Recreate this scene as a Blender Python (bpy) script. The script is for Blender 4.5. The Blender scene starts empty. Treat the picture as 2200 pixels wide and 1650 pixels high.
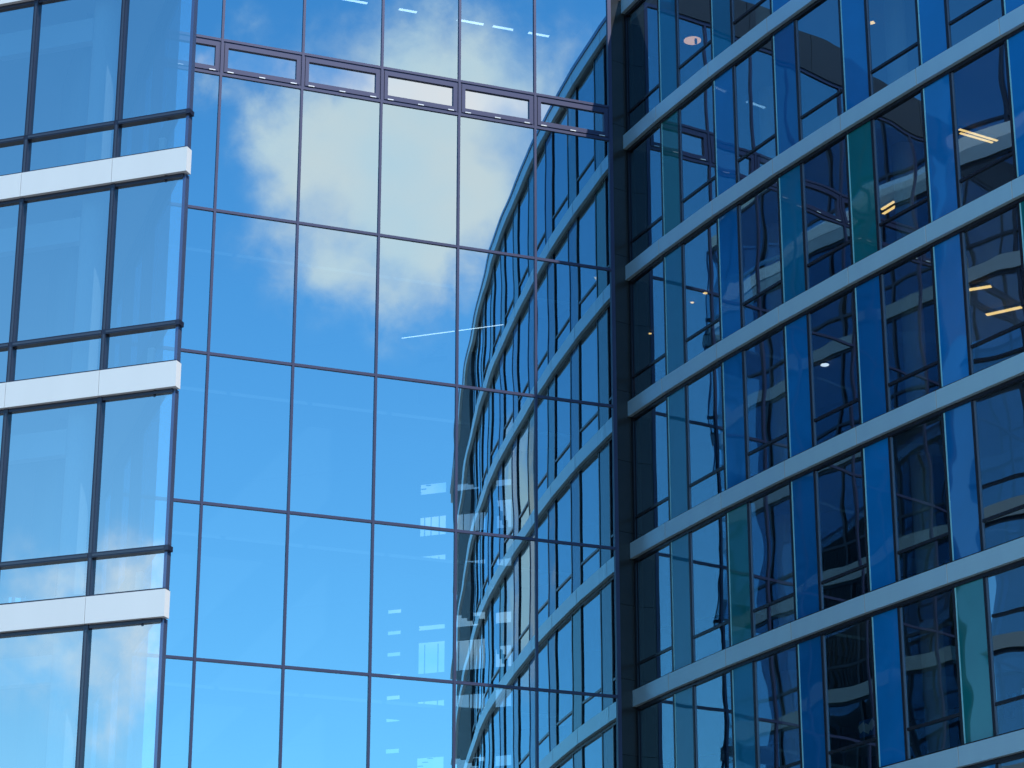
import bpy, bmesh, math, random
from mathutils import Vector
random.seed(7)
S = bpy.context.scene
COL = S.collection
R_ = math.radians
ZO = 1.7                                   # camera height over the ground

# ------------------------------------------------------------------ camera
cam_d = bpy.data.cameras.new("camera")
cam = bpy.data.objects.new("camera", cam_d)
COL.objects.link(cam)
cam.location = (0, 0, ZO)
cam.rotation_euler = (R_(90 + 20.3216), R_(0.0), R_(0))
cam_d.sensor_width = 36.0
cam_d.lens = 5395.96 / 2200 * 36.0
cam_d.clip_start = 0.5
cam_d.clip_end = 3000
S.camera = cam

# ------------------------------------------------------------------ sky
SUN_AZ, SUN_EL = 42.0, 50.0                # azimuth measured from -Y towards +X
az, el = R_(SUN_AZ), R_(SUN_EL)
sun_dir = Vector((math.sin(az) * math.cos(el), -math.cos(az) * math.cos(el), math.sin(el)))
W = bpy.data.worlds.new("World")
S.world = W
W.use_nodes = True
nt = W.node_tree
nt.nodes.clear()
N = nt.nodes.new
LK = nt.links.new


def sock(v, inp):
    if hasattr(v, "is_output"):
        LK(v, inp)
    else:
        inp.default_value = v


def wmath(op, a, b=None, c=None, clamp=False):
    n = N("ShaderNodeMath"); n.operation = op; n.use_clamp = clamp
    for i, v in enumerate((a, b, c)):
        if v is not None:
            sock(v, n.inputs[i])
    return n.outputs[0]


wo = N("ShaderNodeOutputWorld")
bg = N("ShaderNodeBackground")
bg.inputs["Strength"].default_value = 0.13
LK(bg.outputs[0], wo.inputs[0])
sky = N("ShaderNodeTexSky")
sky.sky_type = 'NISHITA'
sky.sun_disc = False
sky.sun_elevation = el
sky.sun_rotation = math.atan2(sun_dir.x, sun_dir.y)
sky.altitude = 100
sky.air_density = 1.0
sky.dust_density = 0.15
sky.ozone_density = 3.0
tint = N("ShaderNodeMix"); tint.data_type = 'RGBA'; tint.blend_type = 'MULTIPLY'
tint.inputs[0].default_value = 1.0
sx = N("ShaderNodeSeparateXYZ"); LK(N("ShaderNodeTexCoord").outputs["Generated"], sx.inputs[0])
grad = N("ShaderNodeMapRange"); LK(sx.outputs[2], grad.inputs["Value"])
grad.inputs["From Min"].default_value = .16; grad.inputs["From Max"].default_value = .50
lowhigh = N("ShaderNodeMix"); lowhigh.data_type = 'RGBA'; LK(grad.outputs[0], lowhigh.inputs[0])
lowhigh.inputs[6].default_value = (1.68, 1.48, 1.25, 1); lowhigh.inputs[7].default_value = (.66, .90, .95, 1)
deep = N("ShaderNodeMix"); deep.data_type = 'RGBA'; deep.blend_type = 'MULTIPLY'; deep.inputs[0].default_value = 1.0
LK(sky.outputs[0], deep.inputs[6]); LK(lowhigh.outputs[2], deep.inputs[7])
dl = N("ShaderNodeVectorMath"); dl.operation = 'DISTANCE'
LK(N("ShaderNodeTexCoord").outputs["Generated"], dl.inputs[0]); dl.inputs[1].default_value = (-.72, -.62, .32)
ex = wmath('EXPONENT', wmath('MULTIPLY', wmath('POWER', dl.outputs["Value"], 2.0), -1.6))
veil = N("ShaderNodeMix"); veil.data_type = 'RGBA'; veil.inputs[6].default_value = (1, 1, 1, 1); veil.inputs[7].default_value = (2.05, 1.55, 1.36, 1)
LK(ex, veil.inputs[0])
hz = N("ShaderNodeMix"); hz.data_type = 'RGBA'; hz.blend_type = 'MULTIPLY'; hz.inputs[0].default_value = 1.0
LK(deep.outputs[2], hz.inputs[6]); LK(veil.outputs[2], hz.inputs[7])
LK(hz.outputs[2], tint.inputs[6])
tint.inputs[7].default_value = (0.365, 0.795, 1.06, 1)
tc = N("ShaderNodeTexCoord")
dirv = tc.outputs["Generated"]


def ae(a, e):
    a, e = R_(a), R_(e)
    return (math.sin(a) * math.cos(e), -math.cos(a) * math.cos(e), math.sin(e))


# cloud puffs: azimuth, elevation, angular radius (deg), weight
PUFFS = [
    (40.4, 27.0, 2.0, 1.15), (38.7, 26.6, 1.7, .9), (37.3, 25.4, 1.7, .95), (38.9, 24.5, 1.8, 1.0), (37.6, 23.2, 1.3, .85),
    (36.2, 24.2, .9, .5), (35.8, 25.6, .9, .55), (39.3, 22.7, 1.2, .55), (41.2, 24.4, 1.5, .5), (33.8, 27.0, .6, .75), (34.8, 28.3, .5, .35), (42.3, 26.6, 1.0, .5), (38.6, 25.2, 3.4, .30), (41.5, 25, 2.2, .2), (36.2, 25.6, 1.3, .2),
    (-47.2, 15.9, 1.2, 1.1), (-48.2, 15.2, 1.0, .6), (-47.4, 13.6, 1.2, .7), (-49.9, 14.0, 1.4, .75), (-47.9, 12.3, .9, .35), (-49.9, 15.9, .8, .4),
    (20.3, 17.2, 2.2, 1.2), (21.6, 15.6, 2.4, 1.1), (18.6, 15.6, 1.6, .9), (23, 18.3, 1.2, .7),
    (-179.5, 17.5, 4.0, .6), (-176.0, 14.0, 4.5, .6), (176.5, 12.5, 4.5, .6),
    (60, 33, 9, .8), (85, 24, 8, .8), (-20, 38, 8, .7), (-80, 30, 7, .8), (-150, 30, 7, .6), (120, 35, 9, .7),
]
noise = N("ShaderNodeTexNoise"); noise.inputs["Scale"].default_value = 26.0
noise.inputs["Detail"].default_value = 7.0; noise.inputs["Roughness"].default_value = 0.56
LK(dirv, noise.inputs["Vector"])
warp = N("ShaderNodeVectorMath"); warp.operation = 'SUBTRACT'
LK(noise.outputs["Color"], warp.inputs[0]); warp.inputs[1].default_value = (.5, .5, .5)
wsc = N("ShaderNodeVectorMath"); wsc.operation = 'SCALE'; LK(warp.outputs[0], wsc.inputs[0]); wsc.inputs[3].default_value = 0.045
wadd = N("ShaderNodeVectorMath"); wadd.operation = 'ADD'; LK(dirv, wadd.inputs[0]); LK(wsc.outputs[0], wadd.inputs[1])
total = None
for (a, e, r, w) in PUFFS:
    dn = N("ShaderNodeVectorMath"); dn.operation = 'DISTANCE'
    LK(wadd.outputs[0], dn.inputs[0]); dn.inputs[1].default_value = ae(a, e)
    q = wmath('DIVIDE', dn.outputs["Value"], R_(r))
    q = wmath('MULTIPLY', q, q)
    q = wmath('MULTIPLY', q, -0.9)
    q = wmath('EXPONENT', q)
    q = wmath('MULTIPLY', q, w)
    total = q if total is None else wmath('ADD', total, q)
n2 = N("ShaderNodeTexNoise"); n2.inputs["Scale"].default_value = 48.0
n2.inputs["Detail"].default_value = 6.0; n2.inputs["Roughness"].default_value = 0.6
LK(dirv, n2.inputs["Vector"])
k = wmath('SUBTRACT', n2.outputs["Fac"], 0.5)
k = wmath('MULTIPLY', k, 1.7)
k = wmath('MULTIPLY', k, wmath('MINIMUM', wmath('MULTIPLY', total, 2.0), 1.0))
nb_ = N("ShaderNodeTexNoise"); nb_.inputs["Scale"].default_value = 19.0; nb_.inputs["Detail"].default_value = 3.0
LK(dirv, nb_.inputs["Vector"])
thin = N("ShaderNodeMapRange"); LK(nb_.outputs["Fac"], thin.inputs["Value"])
thin.inputs["From Min"].default_value = .33; thin.inputs["From Max"].default_value = .62
thin.inputs["To Min"].default_value = .62; thin.inputs["To Max"].default_value = 1.12
dens = wmath('MULTIPLY', wmath('ADD', total, k), thin.outputs[0])
mr = N("ShaderNodeMapRange"); mr.interpolation_type = 'SMOOTHSTEP'
LK(dens, mr.inputs["Value"])
mr.inputs["From Min"].default_value = 0.14; mr.inputs["From Max"].default_value = 1.75
mr.inputs["To Min"].default_value = 0.0; mr.inputs["To Max"].default_value = 0.86
cmix = N("ShaderNodeMix"); cmix.data_type = 'RGBA'
LK(mr.outputs[0], cmix.inputs[0])
LK(tint.outputs[2], cmix.inputs[6])
ccol = N("ShaderNodeMix"); ccol.data_type = 'RGBA'
n3 = N("ShaderNodeTexNoise"); n3.inputs["Scale"].default_value = 17.0; n3.inputs["Detail"].default_value = 4.0
LK(dirv, n3.inputs["Vector"])
mr3 = N("ShaderNodeMapRange"); LK(n3.outputs["Fac"], mr3.inputs["Value"])
mr3.inputs["From Min"].default_value = .35; mr3.inputs["From Max"].default_value = .65
LK(mr3.outputs[0], ccol.inputs[0])
ccol.inputs[6].default_value = (7.2, 7.9, 8.2, 1)
ccol.inputs[7].default_value = (8.9, 8.2, 7.6, 1)
LK(ccol.outputs[2], cmix.inputs[7])
LK(cmix.outputs[2], bg.inputs["Color"])

# ------------------------------------------------------------------ sun
sd = bpy.data.lights.new("sun", 'SUN')
sd.energy = 3.8
sd.angle = R_(0.53)
sd.color = (1.0, 0.95, 0.88)
sun = bpy.data.objects.new("sun", sd)
COL.objects.link(sun)
sun.location = sun_dir * 200
sun.rotation_euler = (-sun_dir).to_track_quat('-Z', 'Y').to_euler()

# ------------------------------------------------------------------ exposure
S.view_settings.view_transform = 'Standard'
S.view_settings.look = 'None'
S.view_settings.exposure = 0.25
S.view_settings.gamma = 1.0
S.render.engine = 'CYCLES'
cy = S.cycles
cy.use_denoising = True
cy.max_bounces = 12
cy.glossy_bounces = 7
cy.diffuse_bounces = 3
cy.transparent_max_bounces = 24
cy.sample_clamp_indirect = 6.0
cy.caustics_reflective = False
cy.caustics_refractive = False


# ------------------------------------------------------------------ materials
def newmat(name):
    m = bpy.data.materials.new(name)
    m.use_nodes = True
    t = m.node_tree
    for n in list(t.nodes):
        if n.type != 'OUTPUT_MATERIAL':
            t.nodes.remove(n)
    return m, t, t.nodes.new, t.links.new, next(n for n in t.nodes if n.type == 'OUTPUT_MATERIAL')


def bent_normal(t, amp, scale, tilt, zmul=0.6):
    """surface normal of slightly wavy sheet glass; each pane differs"""
    n, l = t.nodes.new, t.links.new
    g = n("ShaderNodeNewGeometry")
    oi = n("ShaderNodeObjectInfo")
    c = n("ShaderNodeCombineXYZ")
    rs = n("ShaderNodeMath"); rs.operation = 'MULTIPLY'; l(oi.outputs["Random"], rs.inputs[0]); rs.inputs[1].default_value = 90.0
    l(rs.outputs[0], c.inputs[0]); l(rs.outputs[0], c.inputs[2])
    ad = n("ShaderNodeVectorMath"); ad.operation = 'ADD'; l(g.outputs["Position"], ad.inputs[0]); l(c.outputs[0], ad.inputs[1])
    nz = n("ShaderNodeTexNoise"); nz.inputs["Scale"].default_value = scale; nz.inputs["Detail"].default_value = 1.0
    nz.inputs["Roughness"].default_value = .35
    l(ad.outputs[0], nz.inputs["Vector"])
    sb = n("ShaderNodeVectorMath"); sb.operation = 'SUBTRACT'; l(nz.outputs["Color"], sb.inputs[0]); sb.inputs[1].default_value = (.5, .5, .5)
    ml = n("ShaderNodeVectorMath"); ml.operation = 'MULTIPLY'; l(sb.outputs[0], ml.inputs[0]); ml.inputs[1].default_value = (amp, amp, amp * zmul)
    wn = n("ShaderNodeTexWhiteNoise"); wn.noise_dimensions = '1D'; l(rs.outputs[0], wn.inputs["W"])
    s2 = n("ShaderNodeVectorMath"); s2.operation = 'SUBTRACT'; l(wn.outputs["Color"], s2.inputs[0]); s2.inputs[1].default_value = (.5, .5, .5)
    m2 = n("ShaderNodeVectorMath"); m2.operation = 'SCALE'; l(s2.outputs[0], m2.inputs[0]); m2.inputs[3].default_value = tilt
    a1 = n("ShaderNodeVectorMath"); a1.operation = 'ADD'; l(ml.outputs[0], a1.inputs[0]); l(m2.outputs[0], a1.inputs[1])
    a2 = n("ShaderNodeVectorMath"); a2.operation = 'ADD'; l(g.outputs["Normal"], a2.inputs[0]); l(a1.outputs[0], a2.inputs[1])
    no = n("ShaderNodeVectorMath"); no.operation = 'NORMALIZE'; l(a2.outputs[0], no.inputs[0])
    return no.outputs[0]


def schlick(t, r0, r1=1.0):
    n, l = t.nodes.new, t.links.new
    lw = n("ShaderNodeLayerWeight"); lw.inputs["Blend"].default_value = 0.5
    p = n("ShaderNodeMath"); p.operation = 'POWER'; l(lw.outputs["Facing"], p.inputs[0]); p.inputs[1].default_value = 4.0
    m = n("ShaderNodeMath"); m.operation = 'MULTIPLY_ADD'; l(p.outputs[0], m.inputs[0]); m.inputs[1].default_value = r1 - r0; m.inputs[2].default_value = r0
    return m.outputs[0]


def glass(name, r0, refl, trans, amp=.004, scale=.9, tilt=.003, r1=1.0, zmul=.6):
    m, t, n, l, out = newmat(name)
    gl = n("ShaderNodeBsdfGlossy"); gl.inputs["Color"].default_value = (*refl, 1); gl.inputs["Roughness"].default_value = 0.0
    l(bent_normal(t, amp, scale, tilt, zmul), gl.inputs["Normal"])
    tr = n("ShaderNodeBsdfTransparent"); tr.inputs["Color"].default_value = (*trans, 1)
    mx = n("ShaderNodeMixShader")
    l(schlick(t, r0, r1), mx.inputs[0]); l(tr.outputs[0], mx.inputs[1]); l(gl.outputs[0], mx.inputs[2])
    l(mx.outputs[0], out.inputs["Surface"])
    return m


def painted_glass(name, col, r0=.09, amp=.035, scale=1.1):
    """opaque back-painted spandrel glass"""
    m, t, n, l, out = newmat(name)
    gl = n("ShaderNodeBsdfGlossy"); gl.inputs["Color"].default_value = (.85, .95, 1, 1); gl.inputs["Roughness"].default_value = 0.02
    l(bent_normal(t, amp, scale, .006, .8), gl.inputs["Normal"])
    df = n("ShaderNodeBsdfDiffuse")
    g = n("ShaderNodeNewGeometry")
    nz = n("ShaderNodeTexNoise"); nz.inputs["Scale"].default_value = .8; nz.inputs["Detail"].default_value = 3
    l(g.outputs["Position"], nz.inputs["Vector"])
    mc = n("ShaderNodeMix"); mc.data_type = 'RGBA'
    l(nz.outputs["Fac"], mc.inputs[0])
    mc.inputs[6].default_value = (*[c * .8 for c in col], 1); mc.inputs[7].default_value = (*[min(1, c * 1.2) for c in col], 1)
    l(mc.outputs[2], df.inputs["Color"])
    mx = n("ShaderNodeMixShader")
    l(schlick(t, r0, .7), mx.inputs[0]); l(df.outputs[0], mx.inputs[1]); l(gl.outputs[0], mx.inputs[2])
    l(mx.outputs[0], out.inputs["Surface"])
    return m


def paint(name, col, rough=.5, metal=0.0, spec=.5, var=.08, vscale=1.3, streak=False):
    m, t, n, l, out = newmat(name)
    b = n("ShaderNodeBsdfPrincipled")
    g = n("ShaderNodeNewGeometry")
    mp = n("ShaderNodeMapping")
    mp.inputs["Scale"].default_value = (3, 3, .35) if streak else (1, 1, 1)
    l(g.outputs["Position"], mp.inputs["Vector"])
    nz = n("ShaderNodeTexNoise"); nz.inputs["Scale"].default_value = vscale; nz.inputs["Detail"].default_value = 5
    l(mp.outputs[0], nz.inputs["Vector"])
    oi = n("ShaderNodeObjectInfo")
    av = n("ShaderNodeMath"); av.operation = 'MULTIPLY_ADD'; l(oi.outputs["Random"], av.inputs[0]); av.inputs[1].default_value = .5
    l(nz.outputs["Fac"], av.inputs[2])
    mc = n("ShaderNodeMix"); mc.data_type = 'RGBA'; l(av.outputs[0], mc.inputs[0])
    mc.inputs[6].default_value = (*[c * (1 - var) for c in col], 1)
    mc.inputs[7].default_value = (*[min(1, c * (1 + var)) for c in col], 1)
    l(mc.outputs[2], b.inputs["Base Color"])
    b.inputs["Roughness"].default_value = rough
    b.inputs["Metallic"].default_value = metal
    b.inputs["Specular IOR Level"].default_value = spec
    l(b.outputs[0], out.inputs["Surface"])
    return m


def emit(name, col, s):
    m, t, n, l, out = newmat(name)
    e = n("ShaderNodeEmission"); e.inputs[0].default_value = (*col, 1); e.inputs[1].default_value = s
    l(e.outputs[0], out.inputs["Surface"])
    return m


M = dict(
    glass_atrium=glass("atrium_glass", .60, (.72, .93, 1.0), (.50, .72, .80), .0052, .75, .0032),
    glass_vent=glass("vent_glass", .66, (.93, .98, 1.0), (.6, .7, .75), .002, .7, .0016),
    glass_white=glass("office_glass", .64, (.84, .96, 1.0), (.66, .86, .96), .003, .5, .003),
    glass_curve=glass("curved_glass", .40, (.58, .84, 1.0), (.46, .58, .62), .015, .8, .006, .95),
    glass_side=glass("side_glass", .22, (.50, .66, 1.0), (.34, .40, .46), .004, .8, .003),
    side_shaded=paint("shade_toned_side_band", (.30, .37, .43), .4, 0, .5),  # the white band again, darkened to paint in shade on the side
    blue=painted_glass("blue_spandrel", (.006, .235, .64)),
    deep=painted_glass("deep_blue_spandrel", (.005, .17, .48)),
    mid=painted_glass("teal_blue_spandrel", (.010, .235, .44)),
    teal=painted_glass("teal_spandrel", (.010, .205, .225)),
    edge=paint("painted_sky_edge", (.42, .88, .95), .12, 0, .8),  # cyan paint stands in for sky reflected on the mullion sides
    silver=paint("silver_band", (.55, .81, 1.0), .38, .32, .5, .06, .9, True),
    seam=paint("seam_gasket", (.62, .66, .68), .5, .1),
    white=paint("white_band", (.74, .75, .77), .38, 0, .5, .035, .9, True),
    frame_dark=paint("navy_frame", (.030, .034, .060), .28, .35, .6),
    frame_mid=paint("slate_frame_core", (.07, .085, .12), .3, .4, .6),
    frame_purple=paint("plum_grey_frame", (.045, .050, .112), .35, .25, .5),
    frame_black=paint("black_frame", (.022, .024, .038), .25, .35, .6),
    frame_light=paint("lit_side_and_plain_grey", (.20, .23, .30), .3, .4, .6),  # on mullion sides, painted skylight; on housings and legs, plain grey
    corner=paint("corner_post_metal", (.14, .18, .30), .18, .6, .6),
    pier=paint("polished_dark_stone", (.030, .034, .038), .24, 0, .55, .25, 2.2),
    fascia=paint("dark_fascia", (.040, .040, .050), .4, .1, .5, .15),
    clip=paint("steel_clip", (.75, .77, .78), .3, .3),
    slab=paint("interior_slab", (.50, .52, .52), .8),
    ceil=paint("interior_ceiling", (.62, .62, .60), .8),
    wall=paint("interior_wall", (.30, .31, .32), .8, 0, .3, .15),
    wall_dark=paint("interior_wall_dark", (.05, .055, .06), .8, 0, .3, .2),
    column=paint("interior_column", (.78, .79, .78), .6),
    louvre=paint("dark_louvre", (.04, .045, .06), .5, .2, .5, .4, 9),
    ground=paint("paving", (.22, .22, .21), .8, 0, .3, .2, .3),
    warm=emit("warm_lamp", (1.0, .58, .20), 2.5),
    warm_soft=emit("warm_lamp_disc", (1.0, .50, .26), 1.5),
    cool=emit("cool_lamp", (.9, .92, 1.0), 2.0),
    black=paint("black_plastic", (.015, .015, .02), .4),
    paper=paint("paper", (.8, .8, .82), .8),
    blind=paint("blind_fabric", (.40, .41, .40), .9),
)

# ------------------------------------------------------------------ helpers
ORG = {}                                   # world origin of every thing


class MB:
    def __init__(self):
        self.v, self.f = [], []

    def prism(self, plan, z0, z1):
        b = len(self.v)
        n = len(plan)
        for z in (z0, z1):
            for p in plan:
                self.v.append((p[0], p[1], z + ZO))
        self.f.append(tuple(b + n + i for i in range(n)))
        self.f.append(tuple(b + n - 1 - i for i in range(n)))
        for i in range(n):
            j = (i + 1) % n
            self.f.append((b + i, b + j, b + n + j, b + n + i))

    def quad(self, a, b2, z0, z1):
        b = len(self.v)
        self.v += [(a[0], a[1], z0 + ZO), (b2[0], b2[1], z0 + ZO), (b2[0], b2[1], z1 + ZO), (a[0], a[1], z1 + ZO)]
        self.f.append((b, b + 1, b + 2, b + 3))

    def cyl(self, c, r, z0, z1, n=20):
        self.prism([(c[0] + r * math.cos(2 * math.pi * i / n), c[1] + r * math.sin(2 * math.pi * i / n)) for i in range(n)], z0, z1)

    def build(self, name, mat, parent=None, bevel=0.0, smooth=False):
        me = bpy.data.meshes.new(name)
        o0 = ORG.get(parent.name, Vector((0, 0, 0))) if parent else Vector((0, 0, 0))
        me.from_pydata([Vector(v) - o0 for v in self.v], [], self.f)
        bm = bmesh.new(); bm.from_mesh(me)
        if len(self.f) > 1:
            bmesh.ops.recalc_face_normals(bm, faces=bm.faces)
        if bevel:
            bmesh.ops.bevel(bm, geom=bm.edges[:], offset=bevel, segments=1, affect='EDGES')
        bm.to_mesh(me); bm.free()
        me.materials.append(M[mat] if isinstance(mat, str) else mat)
        o = bpy.data.objects.new(name, me)
        COL.objects.link(o)
        if parent:
            o.parent = parent
            ORG[o.name] = o0
        return o


class Line:
    """a straight run of facade: s along, d outwards, z up"""

    def __init__(self, p, d):
        self.p = Vector(p); self.d = Vector(d).normalized(); self.n = Vector((self.d.y, -self.d.x))

    def pt(self, s, d=0.0):
        return self.p + self.d * s + self.n * d

    def bar(self, mb, s0, s1, d0, d1, z0, z1):
        mb.prism([self.pt(s0, d1), self.pt(s1, d1), self.pt(s1, d0), self.pt(s0, d0)], z0, z1)

    def pane(self, mb, s0, s1, d, z0, z1):
        mb.quad(self.pt(s0, d), self.pt(s1, d), z0, z1)


def thing(name, label, cat, loc, group=None):
    o = bpy.data.objects.new(name, None)
    COL.objects.link(o)
    o.location = loc
    o.empty_display_size = .3
    ORG[o.name] = Vector(loc)
    tag(o, label, cat, group)
    return o


def tag(o, label=None, cat=None, group=None, kind=None):
    for k_, v_ in (("label", label), ("category", cat), ("group", group), ("kind", kind)):
        if v_:
            o[k_] = v_
    return o


def one(line, s0, s1, d0, d1, z0, z1, name, mat, parent, bevel=0.0):
    mb = MB(); line.bar(mb, s0, s1, d0, d1, z0, z1)
    return mb.build(name, mat, parent, bevel)


FH = 3.6
# ================================================================== ground
mb = MB(); mb.prism([(-600, -600), (600, -600), (600, 600), (-600, 600)], -ZO - .5, -ZO)
tag(mb.build("ground", "ground"), kind="structure")

# ================================================================== curved wing at right
V0 = Vector((3.5602, 56.0429)); RW = 2.5511
HEADS = []
a = -1.115
PTS = [V0.copy()]
NMOD = 16
for i in range(NMOD):
    HEADS.append(a)
    PTS.append(PTS[-1] + RW * Vector((math.cos(a), math.sin(a))))
    a += (.0332 - .0047 * i) if i < 5 else (.030 if i < 7 else .008)
hE = -1.115 - .0332
dE = Vector((math.cos(hE), math.sin(hE)))
RE = 1.7964
PE = V0 - dE * RE
POLY = [PE] + PTS                          # POLY[m+1] is the left end of module m; module -1 is the part bay
DIRS = [dE] + [Vector((math.cos(h), math.sin(h))) for h in HEADS]


def offs(i, d):
    """POLY vertex i pushed outwards by d, mitred"""
    da = DIRS[max(i - 1, 0)]; db = DIRS[min(i, len(DIRS) - 1)]
    na = Vector((da.y, -da.x)); nb = Vector((db.y, -db.x))
    n = (na + nb).normalized()
    return POLY[i] + n * (d / max(.5, n.dot(na)))


RZ = 31.6983
BT = .382
curved = thing("curved_office_wing", "curved glass office wing with slanting silver bands and blue and teal glass strips", "building", (9, 50, 0))
TEAL = {(1, 0), (2, 3), (3, 5), (4, 1), (5, 4)}
SHADE = {(0, 0): "mid", (0, 1): "mid", (0, 2): "blue", (1, 1): "blue", (1, 2): "deep", (1, 3): "blue", (1, 4): "blue", (1, 5): "blue",
         (2, 0): "mid", (2, 1): "blue", (2, 2): "mid", (2, 4): "blue", (2, 5): "blue", (3, 0): "mid", (3, 1): "blue", (3, 2): "blue",
         (3, 3): "deep", (3, 4): "blue", (4, 0): "mid", (4, 2): "deep", (4, 3): "blue", (4, 4): "deep", (5, 0): "mid", (5, 1): "mid",
         (5, 2): "deep", (5, 3): "blue", (6, 0): "mid", (6, 1): "teal", (6, 2): "deep", (6, 3): "deep"}


def rz(f):
    return RZ - FH * f


def seen_in_photo(f, m):
    lim = {0: 2, 1: 5, 2: 6, 3: 5, 4: 5, 5: 4, 6: 4}
    return f in lim and m <= lim[f]


far_band, far_frame, far_glass, far_blue, far_light, far_lou = MB(), MB(), MB(), MB(), MB(), MB()
for f in range(0, 10):
    zt, zb = rz(f), rz(f + 1)
    top0, bot0 = (zt, zt - BT) if f else (zt + .28, zt - .10)
    wt = bot0                               # head of the window zone
    for m in range(-1, NMOD):
        i = m + 1
        seen = seen_in_photo(f, m)
        L = Line(POLY[i], DIRS[i])
        w = RE if m < 0 else RW
        # silver band panel of this bay
        g = .017
        e0 = DIRS[i] * g
        mbb = MB() if seen else far_band
        l0 = offs(i, 0) + (e0 if m >= 0 else Vector((0, 0))); l1 = offs(i + 1, 0) - e0
        mbb.prism([l0, l1, offs(i + 1, -.20) - e0, offs(i, -.20) + (e0 if m >= 0 else Vector((0, 0)))], bot0, top0)
        if seen:
            mbb.build("band_panel", "silver", curved)
        # pale joint between two panels
        jm = MB() if seen else far_light
        q1 = offs(i + 1, -.005)
        jm.prism([q1 - e0 * 2, q1 + e0 * 2, offs(i + 1, -.16) + e0 * 2, offs(i + 1, -.16) - e0 * 2], bot0 + .004, top0 - .004)
        if seen:
            jm.build("band_joint", "seam", curved)
        louvre_bay = m >= 9
        # head and sill rails
        rail = MB() if seen else far_frame
        L.bar(rail, 0.0, w, -.21, -.095, wt - .085, wt - .001)
        if seen:
            rail.build("head_rail", "frame_black", curved)
            rail = MB()
        L.bar(rail, 0.0, w, -.21, -.05, zb + .001, zb + .04)
        if seen:
            rail.build("sill_rail", "frame_black", curved)
        if louvre_bay:
            k_ = 9
            for q in range(k_):
                L.bar(far_lou, w * q / k_, w * (q + .55) / k_, -.16, -.08, zb + .04, wt - .085)
            L.pane(far_glass, .03, w - .03, -.17, zb + .04, wt - .085)
            continue
        cs = .34 * RW if m >= 0 else 0.0
        # mullions
        for (s0, isc) in ((0.0, True), (cs, False)):
            if m < 0 and not isc:
                continue
            mm = MB() if seen else far_frame
            L.bar(mm, s0 + .006, s0 + .062, -.20, -.112, zb + .04, wt - .085)
            mo = mm.build("mullion", "frame_black", curved) if seen else None
            ml = MB() if seen else far_light
            if isc and m >= 0:
                L.bar(ml, s0 + .062, s0 + .090, -.15, -.118, zb + .05, wt - .095)
                if seen:
                    ml.build("sky_lit_strip", "edge", mo)
            elif m >= 0:
                L.bar(ml, s0 + .062, s0 + .096, -.19, -.128, zb + .05, wt - .095)
                if seen:
                    ml.build("sky_lit_side", "frame_light", mo)
        # coloured glass strip
        if m >= 0:
            cb = MB() if seen else far_blue
            L.bar(cb, .092, cs + .006, -.16, -.127, zb + .04, wt - .085)
            if seen:
                kind = "teal" if (f, m) in TEAL else SHADE.get((f, m), "blue")
                o = cb.build("spandrel_panel", kind, curved)
                o["label"] = {"teal": "teal green glass strip", "blue": "bright blue glass strip", "deep": "deep blue glass strip", "mid": "greenish blue glass strip"}[kind]
        # window: transom, upper pane, lower pane
        s0 = cs + .098; s1 = w + .006
        tz = zb + .62
        fm = MB() if seen else far_frame
        L.bar(fm, s0, s1, -.20, -.118, tz, tz + .06)
        L.bar(fm, s1 - .03, s1, -.20, -.12, zb + .04, tz)
        L.bar(fm, s1 - .03, s1, -.20, -.12, tz + .06, wt - .085)
        win = fm.build("window", "frame_black", curved) if seen else None
        for (za, zc) in ((tz + .06, wt - .085), (zb + .04, tz)):
            pn = MB() if seen else far_glass
            L.pane(pn, s0, s1 - .03, -.15, za, zc)
            if seen:
                pn.build("pane", "glass_curve", win)
for nm, b_, mt in (("remote_band", far_band, "silver"), ("remote_frame", far_frame, "frame_black"), ("remote_glazing", far_glass, "glass_curve"),
                   ("remote_spandrel", far_blue, "mid"), ("remote_trim", far_light, "edge"), ("remote_louvre", far_lou, "louvre")):
    tag(b_.build(nm, mt, curved), kind="stuff")

# parapet cap, floors, ceilings, back walls of the curved wing
cap = MB()
for i in range(NMOD + 1):
    cap.prism([offs(i, .03), offs(i + 1, .03), offs(i + 1, -.5), offs(i, -.5)], RZ + .28, RZ + .40)
cap.build("parapet_cap", "corner", curved)
scr = MB()
for i in (8, 9, 10):
    scr.prism([offs(i, -.5), offs(i + 1, -.5), offs(i + 1, -.6), offs(i, -.6)], RZ + .30, RZ + 1.25)
scr.build("roof_screen", "louvre", curved)
XEND = Vector((3.7, 64.5))
for f in range(0, 11):
    z = rz(f) - .04
    sl = MB()
    for i in range(NMOD + 1):
        sl.prism([offs(i, -.24), offs(i + 1, -.24), offs(i + 1, -7), offs(i, -7) if i else XEND], z - .30, z)
    sl.build("floor_slab", "ceil", curved)
bw = MB()
for i in range(NMOD + 1):
    bw.prism([offs(i, -7.0) if i else XEND, offs(i + 1, -7.0), offs(i + 1, -7.3), offs(i, -7.3) if i else XEND + Vector((.2, .25))], -ZO, RZ + .2)
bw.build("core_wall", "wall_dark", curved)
ew = MB()
p_, q_ = offs(0, -.26), XEND
ew.prism([p_ + Vector((-.06, 0)), p_ + Vector((.06, 0)), q_ + Vector((.06, 0)), q_ + Vector((-.06, 0))], -ZO, RZ + .2)
ew.build("end_wall", "wall_dark", curved)
one(Line(PE, dE), -.16, -.004, -.62, -.105, -ZO, RZ + .2, "pier_jamb", "frame_black", curved)
pw = MB()
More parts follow.
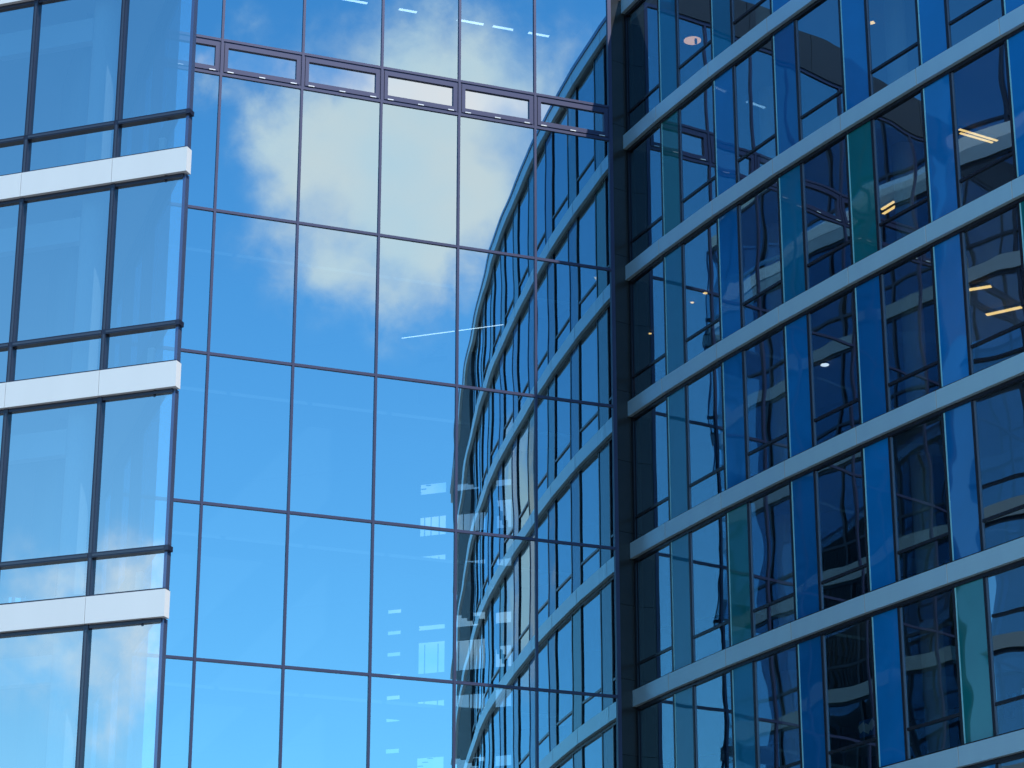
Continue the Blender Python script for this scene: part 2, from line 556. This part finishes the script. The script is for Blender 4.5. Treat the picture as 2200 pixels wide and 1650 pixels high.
for i in (0, 3, 5, 8, 11, 14, 17):
    p = offs(i, -.30); n = (offs(i, -7) - p).normalized(); t_ = Vector((n.y, -n.x)) * .06
    for f in range(0, 10):
        pw.prism([p + n * 4.1 - t_, p + n * 4.1 + t_, p + n * 6.6 + t_, p + n * 6.6 - t_], rz(f + 1) - .03, rz(f) - .36)
pw.build("partition", "wall", curved)
cw = MB()
for i in (2, 4, 6, 7, 9, 10):
    c = offs(i, -1.7)
    cw.cyl(c, .24, -ZO, RZ - .4)
cw.build("column", "column", curved)

# ================================================================== glass link in the middle
C0 = Vector((-6.9745, 53.8803)); CA = .3627
CL = Line(C0, (math.cos(CA), math.sin(CA)))
CW, CE = 2.0205, 2.0151
CV0, CV1 = 28.80, 27.8764
CT = [24.3089 - 3.6 * i for i in range(8)]
CTOP = 31.95
CEND = 4 * CW + CE
SL0 = -2                                    # first mullion hidden behind the left wing
link = thing("atrium_building", "flat glass curtain wall between the two wings with a row of small vent windows", "building", (-2, 56, 0))
mull = [i * CW for i in range(SL0, 5)] + [CEND]
for i, s in enumerate(mull[:-1]):
    one(CL, s - .03, s + .03, -.12, .012, -ZO, CTOP, "mullion", "frame_purple", link)
one(CL, CEND - .012, CEND + .085, -.14, .02, -ZO, CTOP + .10, "end_post", "frame_purple", link)
for z in CT + [CV0, CV1]:
    for i in range(len(mull) - 1):
        s0, s1 = mull[i] + .03, mull[i + 1] - (.03 if i < len(mull) - 2 else .012)
        one(CL, s0, s1, -.11, .006, z - .033, z + .033, "transom", "frame_purple", link)
zs = [CTOP, CV0, CV1] + CT
for i in range(len(mull) - 1):
    s0, s1 = mull[i] + .03, mull[i + 1] - (.03 if i < len(mull) - 2 else .012)
    for j in range(len(zs) - 1):
        z1, z0 = zs[j] - (.033 if j else 0), zs[j + 1] + .033
        if j == 1:
            fr = MB()
            # sash: outer rebate, then the wide frame
            for (d0, d1, e, t_) in ((-.10, -.016, .0, .03), (-.10, .004, .038, .09)):
                tb = t_ + (.03 if t_ > .05 else 0)
                CL.bar(fr, s0 + e, s1 - e, d0, d1, z1 - e - tb, z1 - e)
                CL.bar(fr, s0 + e, s1 - e, d0, d1, z0 + e, z0 + e + tb)
                CL.bar(fr, s0 + e, s0 + e + t_, d0, d1, z0 + e + tb, z1 - e - tb)
                CL.bar(fr, s1 - e - t_, s1 - e, d0, d1, z0 + e + tb, z1 - e - tb)
            w_ = fr.build("vent_window", "frame_purple", link)
            pn = MB(); CL.pane(pn, s0 + .128, s1 - .128, -.05, z0 + .158, z1 - .158); pn.build("pane", "glass_vent", w_)
            for u in (.08, .5, .92):
                sc = s0 + .045 + (s1 - s0 - .09) * u
                h = MB(); CL.bar(h, sc - .075, sc + .075, .004, .03, z0 + .028, z0 + .052); h.build("hinge", "clip", w_)
        else:
            pn = MB(); CL.pane(pn, s0, s1, -.03, z0, z1); pn.build("pane", "glass_atrium", link)
# dark fascia above, with joints
for i in range(-1, 4):
    s0 = i * 2.9 - 2.6
    one(CL, s0 + .01, s0 + 2.89, -.2, .05, CTOP + .10, CTOP + 1.3, "fascia_panel", "fascia", link)
one(CL, mull[0] - .03, CEND - .012, -.14, .015, CTOP, CTOP + .10, "head_rail", "frame_purple", link)
one(CL, mull[0], CEND + .5, -13, -.2, CTOP + .1, CTOP + .5, "roof_slab", "fascia", link)
# inside of the link
for j, z in enumerate(CT):
    one(CL, mull[0] + .1, CEND - .1, -3.9, -2.4, z - .06, z + .02, "floor_slab", "wall", link)
one(CL, CEND + .02, CEND + .2, -2.6, -.3, -ZO, CTOP, "side_wall", "wall", link)
one(CL, mull[0] - .3, mull[0] - .1, -12, -.05, -ZO, CTOP, "side_wall", "wall_dark", link)
# rear wall of the link: it runs back at a slant, its openings look onto the sky behind
RA = Vector((0.0, 60.81))
RB = Line(RA, (-.94, .34))                  # s grows to the left, -d is the near side
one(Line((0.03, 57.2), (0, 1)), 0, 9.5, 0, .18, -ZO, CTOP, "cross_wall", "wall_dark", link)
OPEN = [(0.02, .52), (.72, 1.62), (1.80, 2.60)]
SMALL = [(3.0, 3.45)]
edges = [0.0] + [e for ab in OPEN + SMALL for e in ab] + [10.6]
for j in range(1, len(CT)):
    base = CT[j]
    wl = MB()
    for q in range(0, len(edges) - 1, 2):
        RB.bar(wl, edges[q] + .0, edges[q + 1], 0, .25, base, base + FH - .01)
    if j < 2:
        RB.bar(wl, 0.0, 10.6, .26, .30, base, base + FH - .01)
    for (a0, a1) in OPEN:
        r1, r2, r3 = (random.uniform(-.18, .18) for _ in range(3))
        RB.bar(wl, a0, a1, 0, .25, base, base + .55)
        RB.bar(wl, a0, a1, 0, .25, base + .98 + r1, base + 1.56)
        RB.bar(wl, a0, a1, 0, .25, base + 2.25 + r2, base + 2.68)
        RB.bar(wl, a0, a1, 0, .25, base + 3.0 + r3, base + FH - .01)
    for (a0, a1) in SMALL:
        if j < 3:
            RB.bar(wl, a0, a1, 0, .25, base, base + FH - .01)
            continue
        zq = base
        while zq < base + FH - .02:
            RB.bar(wl, a0, a1, 0, .25, zq, min(zq + .40, base + FH - .01))
            zq += .56 if a0 < 4 else .9
    for (a0, a1) in OPEN:
        u = a0 + random.uniform(.06, .3)
        while u < a1 - .04:
            RB.bar(wl, u, u + .012, .05, .09, base + .55, base + 1.0)
            RB.bar(wl, u, u + .012, .05, .09, base + 1.55, base + 2.32)
            u += random.uniform(.08, .40)
    rw = wl.build("rear_wall", "wall", link)
    br = MB()                               # slanting steel braces across the openings
    for (a0, a1, zl, zh) in ((.72, 1.62, base + 2.68, base + 3.2), (1.80, 2.60, base + 3.2, base + 2.68), (.1, .52, base + 1.55, base + 2.32)):
        n_ = 6
        for q in range(n_):
            u0, u1 = q / n_, (q + 1) / n_
            RB.bar(br, a0 + (a1 - a0) * u0, a0 + (a1 - a0) * u1, -.08, -.01, zl + (zh - zl) * u0 - .05, zl + (zh - zl) * u1 + .05)
    br.build("brace", "wall", rw)
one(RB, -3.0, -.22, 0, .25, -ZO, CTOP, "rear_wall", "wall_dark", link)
one(RB, 0.0, 10.6, 0, .25, CT[0] + .03, CTOP, "rear_wall", "wall", link)

# ---------------------------------------------------------------- dark pier between link and curved wing
pa = CL.pt(CEND + .085, .0); pb = PE - dE * .02 + Vector((dE.y, -dE.x)) * -.10
PLn = Line(pa, pb - pa)
pl = (pb - pa).length
for kf in range(0, 19):
    z1 = RZ + .25 - 1.8 * kf; z0 = z1 - 1.79
    if z0 < -ZO:
        break
    one(PLn, 0.0, pl, -.6, 0, z0, z1, "pier_panel", "pier", curved)
one(PLn, -.02, pl + .3, -.8, -.61, -ZO, RZ + .2, "pier_core", "black", curved)

# ================================================================== white banded wing at left
L0 = Vector((-6.348, 36.1763)); LA = -.3369
LL = Line(L0, (math.cos(LA), math.sin(LA)))
LW, LE = 1.6341, 1.3161
LZ = 17.2218
LB, LT = .415, .6539
wing = thing("banded_office_wing", "glass office wing with broad white bands standing in front at left", "building", (-9, 37, 0))
SE = LE - .045
NB = 9
S_ = [-LW * i for i in range(NB, -1, -1)] + [SE]
fb, ff, fg = MB(), MB(), MB()
for kf in range(-4, 5):
    zt = LZ - FH * kf
    za = zt - LB                            # under the band
    for i in range(len(S_) - 1):
        s0, s1 = S_[i], S_[i + 1]
        near = i >= len(S_) - 4 and -2 <= kf <= 3
        last = i == len(S_) - 2
        b_ = MB() if near else fb
        LL.bar(b_, s0 + .004, (LE if last else s1 - .004), -.16, 0.0, za, zt)
        if near:
            b_.build("band_panel", "white", wing)
        # frame of the bay above this band
        zc = zt + FH - LB                   # head of the bay
        tz = zt + LT
        fr = MB() if near else ff
        m0 = .038
        LL.bar(fr, s0 - m0, s0 + m0, -.20, -.055, zt + .002, zc - .002)
        LL.bar(fr, s0 + m0, s1 - m0 if not last else LE - .01, -.20, -.045, tz - .04, tz + .04)
        LL.bar(fr, s0 + m0, s1 - m0, -.20, -.07, zc - .058, zc - .002)
        LL.bar(fr, s0 + m0, s1 - m0 if not last else LE - .03, -.20, -.03, zt + .002, zt + .03)
        win = fr.build("window", "frame_dark", wing) if near else None
        if near:
            c_ = MB()
            LL.bar(c_, s0 - .012, s0 + .022, -.15, -.05, zt + .03, tz - .04)
            LL.bar(c_, s0 - .012, s0 + .022, -.15, -.05, tz + .04, zc - .08)
            LL.bar(c_, s0 + m0 + .002, s1 - m0 - .002, -.15, -.04, tz - .018, tz + .014)
            c_.build("glazing_bead", "frame_mid", win)
        for (z0, z1) in ((tz + .04, zc - .058), (zt + .03, tz - .04)):
            g_ = MB() if near else fg
            LL.pane(g_, s0 + m0, s1 - m0 if not last else s1 - .055, -.12, z0, z1)
            if near:
                g_.build("pane", "glass_white", win)
tag(fb.build("remote_band", "white", wing), kind="stuff")
tag(ff.build("remote_frame", "frame_dark", wing), kind="stuff")
tag(fg.build("remote_glazing", "glass_white", wing), kind="stuff")
for kf in range(-4, 5):
    zt = LZ - FH * kf
    one(LL, SE - .055, SE - .005, -.22, -.10, zt + .03, zt + FH - LB - .002, "corner_post", "corner", wing)
# side facade running back to the link
LC = LL.pt(SE - .03, -.05)
SD = Vector((-.31, .951)).normalized()
LS = Line(LC, SD)
SLEN = 16.6
sb, sf, sg = MB(), MB(), MB()
for kf in range(-4, 5):
    zt = LZ - FH * kf
    nb = 9
    LS.bar(sb, .18, SLEN, -.25, -.02, zt - LB, zt)
    for i in range(nb):
        s0 = .2 + (SLEN - .2) * i / nb; s1 = .2 + (SLEN - .2) * (i + 1) / nb
        zc = zt + FH - LB
        if i:
            LS.bar(sf, s0 - .045, s0 + .045, -.24, -.07, zt + .002, zc - .002)
        LS.bar(sf, s0 + .045, s1 - .045, -.24, -.07, zt + LT - .04, zt + LT + .04)
        LS.bar(sf, s0 + .045, s1 - .045, -.24, -.08, zc - .085, zc - .002)
        LS.pane(sg, s0 + .045, s1 - .045, -.13, zt + .002, zt + LT - .04)
        LS.pane(sg, s0 + .045, s1 - .045, -.13, zt + LT + .04, zc - .085)
sb.build("side_band", "side_shaded", wing); sf.build("side_frame", "frame_dark", wing); sg.build("side_glazing", "glass_side", wing)
# floors, columns, sill units
LBK = LL.n * -1
deep = 7.5
for kf in range(-5, 5):
    zt = LZ - FH * kf
    a_ = LL.pt(S_[0], -.25); b_ = LL.pt(SE - .25, -.25); c_ = LS.pt(SLEN - 4, -.4); d_ = a_ + (c_ - b_) * .9
    s_ = MB(); s_.prism([a_, b_, c_, d_], zt - .40, zt - .04); s_.build("floor_slab", "ceil", wing)
bk = MB()
p0 = LL.pt(S_[0], -deep); p1 = LL.pt(-6.2, -deep)
LBW = Line(p0, p1 - p0); LBW.bar(bk, 0, (p1 - p0).length, -.2, 0, -ZO, LZ + 14.4)
bk.build("core_wall", "wall", wing)
one(LS, 2.0, 4.79, -1.4, -1.3, -ZO, LZ + 14.2, "sky_blocker_wall", "wall", wing)  # added inner wall, stops sky showing through the side glass
one(LS, 4.8, SLEN, -3.3, -3.1, -ZO, LZ + 14.2, "sky_blocker_wall", "wall_dark", wing)  # added too, a dark backing that blocks sky behind the side glass
for s in (-.62, -LW * 2 - .62, -LW * 4 - .62):
    c = MB(); c.cyl(LL.pt(s, -.62), .2, -ZO, LZ + 14.2); c.build("column", "column", wing, smooth=True)
for kf in range(-2, 4):
    zt = LZ - FH * kf
    for i in (1, 2):
        s0 = -LW * i
        one(LL, s0 + .35, s0 + LW - .08, -.55, -.35, zt + .02, zt + .16, "sill_heater", "column", wing)
    one(LL, -LW * 1 - .9, -LW * .35 - .2, -.62, -.45, zt + FH - LB - .72, zt + FH - LB - .30, "ceiling_beam", "column", wing)
    one(LL, .62, .72, -.42, -.36, zt + .16, zt + .42, "wall_box", "column", wing)
rf = MB(); a_ = LL.pt(S_[0], .02); b_ = LL.pt(SE, -.03); c_ = LS.pt(SLEN, -.03); d_ = a_ + (c_ - b_)
rf.prism([a_, b_, c_, d_], LZ + 14.4 + .01, LZ + 14.8)
rf.build("roof", "white", wing)

# ================================================================== lamps and small things behind the glass
def ceiling_strip(p0, p1, z, wd, ht, name, label, group, mat="warm", hang=0.0):
    p0, p1 = Vector(p0), Vector(p1)
    t = thing(name, label, "ceiling light", (*((p0 + p1) / 2), z + ZO), group)
    ln = Line(p0, p1 - p0)
    n_ = (p1 - p0).length
    one(ln, 0, n_, -wd / 2, wd / 2, z, z + ht, "housing", "frame_light", t)
    one(ln, .01, n_ - .01, -wd / 2 + .008, wd / 2 - .008, z - .018, z - .001, "diffuser", mat, t)
    if hang:
        for u in (.2, .8):
            c = MB(); c.cyl(ln.pt(n_ * u), .008, z + ht, z + ht + hang, 8); c.build("hanger", "black", t)
    return t


def ceiling_disc(p, z, r, name, label, group, mat="warm_soft", stem=False):
    t = thing(name, label, "ceiling light", (p[0], p[1], z + ZO), group)
    c = MB(); c.cyl(p, r * 1.06, z, z + .05, 28); c.build("housing", "frame_light", t)
    c = MB(); c.cyl(p, r, z - .015, z - .001, 28); c.build("diffuser", mat, t)
    if stem:
        c = MB(); c.cyl((p[0] + .08, p[1] - .12), .035, z - .16, z - .02, 14); c.build("sensor", "black", t)
    return t


def zc(f):
    return rz(f) - .41


GL = "lit ceiling lamps behind the curved wing's glass"
ceiling_disc((4.727, 58.585), zc(0) + .01, .225, "round_ceiling_light", "large round warm ceiling lamp glowing behind the top floor glass beside the dark pier", GL, stem=True)
ceiling_strip((9.684, 49.124), (10.626, 49.698), zc(2), .075, .06, "linear_ceiling_light", "upper tube of the slanting pair of warm lights near the right edge", GL)
ceiling_strip((9.735, 49.307), (10.541, 49.791), zc(2), .075, .06, "linear_ceiling_light", "lower, slightly shorter tube of the slanting pair of warm lights near the right edge", GL)
ceiling_strip((8.582, 53.351), (8.829, 52.883), zc(2), .09, .06, "linear_ceiling_light", "upper bar of the short rising pair of warm lights right of the teal strip", GL)
ceiling_strip((8.66, 53.60), (8.93, 53.09), zc(2), .09, .06, "linear_ceiling_light", "lower bar of the short rising pair of warm lights right of the teal strip", GL)
ceiling_strip((9.619, 49.576), (10.188, 49.317), zc(3), .13, .06, "linear_ceiling_light", "broad warm light bar, the upper of two in a dark window at the right edge", GL)
ceiling_strip((10.36, 50.957), (11.056, 50.497), zc(3), .13, .06, "linear_ceiling_light", "longer warm light bar, the lower of two in a dark window at the right edge", GL)
ceiling_strip((8.004, 51.089), (8.282, 50.934), zc(1), .13, .06, "linear_ceiling_light", "short pale warm light bar in a window close to the top edge", GL)
ceiling_disc((4.578, 59.141), zc(2) + .03, .045, "downlight", "tiny warm downlight, the left of two in one blue window under the second silver band", GL, "warm")
ceiling_disc((4.864, 58.521), zc(2) + .03, .055, "downlight", "tiny warm downlight, the right of two in one blue window under the second silver band", GL, "warm")
ceiling_disc((3.62, 61.3), zc(2) + .03, .04, "downlight", "tiny warm downlight in the narrow window next to the dark pier", GL, "warm")
ceiling_disc((7.208, 54.118), zc(3) + .03, .095, "downlight", "oval white downlight glowing alone in a dark blue window", GL, "cool")

GA = "pale strip lights inside the top floor of the glass link"
for (sa, sb_, wh) in ((3.55, 4.3, "leftmost of the strips across the top"), (5.15, 5.65, "short and faint, left of the large cloud's crown"),
                      (6.75, 7.5, "above the cloud's right shoulder, the longest"), (7.75, 8.45, "just left of the last mullion by the roofline"),
                      (8.75, 9.35, "right of the last mullion, over open blue sky")):
    ceiling_strip(CL.pt(sa, -2.2), CL.pt(sb_, -2.2), 31.78, .10, .05, "strip_light", "pale strip light behind the glass link, " + wh, GA, "cool")
ceiling_strip(RB.pt(.05, -.5), RB.pt(2.9, -.5), 24.0, .035, .03, "strip_light", "long thin rising strip light deep inside the glass link, crossing the reflected wing", GA, "cool")

# desk with papers and screen, low right; ledge with bottle and radio
def local(m, s, d):
    return Line(POLY[m + 1], DIRS[m + 1]).pt(s, d)


zf5 = rz(6) - .04
D5 = Line(POLY[3], DIRS[3])
t = thing("desk", "desk behind the low window with loose papers and a screen", "desk", (*D5.pt(1.7, -.75), zf5 + ZO))
one(D5, 1.0, 2.4, -1.15, -.40, zf5 + .70, zf5 + .74, "desktop", "wall", t)
for (u, v) in ((1.05, -1.1), (2.35, -1.1), (1.05, -.45), (2.35, -.45)):
    one(D5, u - .025, u + .025, v - .025, v + .025, zf5, zf5 + .699, "leg", "frame_light", t)
t = thing("computer_monitor", "back of a dark blue computer screen standing on the desk behind the papers", "monitor", (*D5.pt(1.85, -.47), zf5 + .74 + ZO))
one(D5, 1.62, 2.14, -.46, -.43, zf5 + .90, zf5 + 1.24, "screen", "deep", t)
one(D5, 1.85, 1.91, -.50, -.465, zf5 + .75, zf5 + 1.05, "stem", "black", t)
one(D5, 1.76, 2.0, -.60, -.41, zf5 + .741, zf5 + .755, "base", "black", t)
for q, (u, zz, ang, lb) in enumerate(((1.72, 1.10, .35, "white paper sheet taped to the screen, tilted, leftmost of three"), (1.89, 1.05, -.5, "white paper sheet taped to the screen, the middle one hanging lowest"), (2.06, 1.10, .7, "white paper sheet taped to the screen, tilted most, next to the mullion"))):
    c = MB()
    hw, hh = .10, .085
    cs_, sn = math.cos(ang), math.sin(ang)
    b0 = len(c.v)
    for dd in (-.425 + .005 * q, -.422 + .005 * q):
        for (x_, y_) in ((-hw, -hh), (hw, -hh), (hw, hh), (-hw, hh)):
            p = D5.pt(u + x_ * cs_ - y_ * sn, dd); c.v.append((p.x, p.y, zf5 + zz + x_ * sn + y_ * cs_ + ZO))
    c.f += [(0, 1, 2, 3), (4, 7, 6, 5), (0, 4, 5, 1), (1, 5, 6, 2), (2, 6, 7, 3), (3, 7, 4, 0)]
    tag(c.build("paper_sheet", "paper"), lb, "paper", "papers on the screen")
D6 = Line(POLY[5], DIRS[5])
t = thing("window_shelf", "narrow dark shelf behind the lowest window at the right edge", "shelf", (*D6.pt(1.5, -.4), zf5 + .6 + ZO))
one(D6, .9, 2.3, -.60, -.24, zf5 + .66, zf5 + .70, "board", "wall_dark", t)
for u in (1.0, 2.2):
    one(D6, u, u + .03, -.55, -.28, zf5 + .45, zf5 + .659, "bracket", "black", t)
t = thing("bottle", "pale bottle standing on the shelf at the right edge", "bottle", (*D6.pt(1.50, -.35), zf5 + .70 + ZO))
c = MB(); c.cyl(D6.pt(1.50, -.35), .032, zf5 + .701, zf5 + .86, 16); c.build("body", "paper", t)
c = MB(); c.cyl(D6.pt(1.50, -.35), .018, zf5 + .861, zf5 + .91, 12); c.build("cap", "paper", t)
t = thing("desk_phone", "black device with small white keys on the shelf left of the pale bottle", "phone", (*D6.pt(1.2, -.38), zf5 + .70 + ZO))
one(D6, 1.06, 1.34, -.42, -.36, zf5 + .701, zf5 + .90, "body", "black", t)
one(D6, 1.20, 1.30, -.357, -.352, zf5 + .80, zf5 + .87, "screen", "mid", t)
ky = MB()
for u in (1.09, 1.13, 1.17):
    for v in (.73, .77):
        D6.bar(ky, u, u + .018, -.357, -.350, zf5 + v, zf5 + v + .012)
ky.build("keypad", "paper", t)
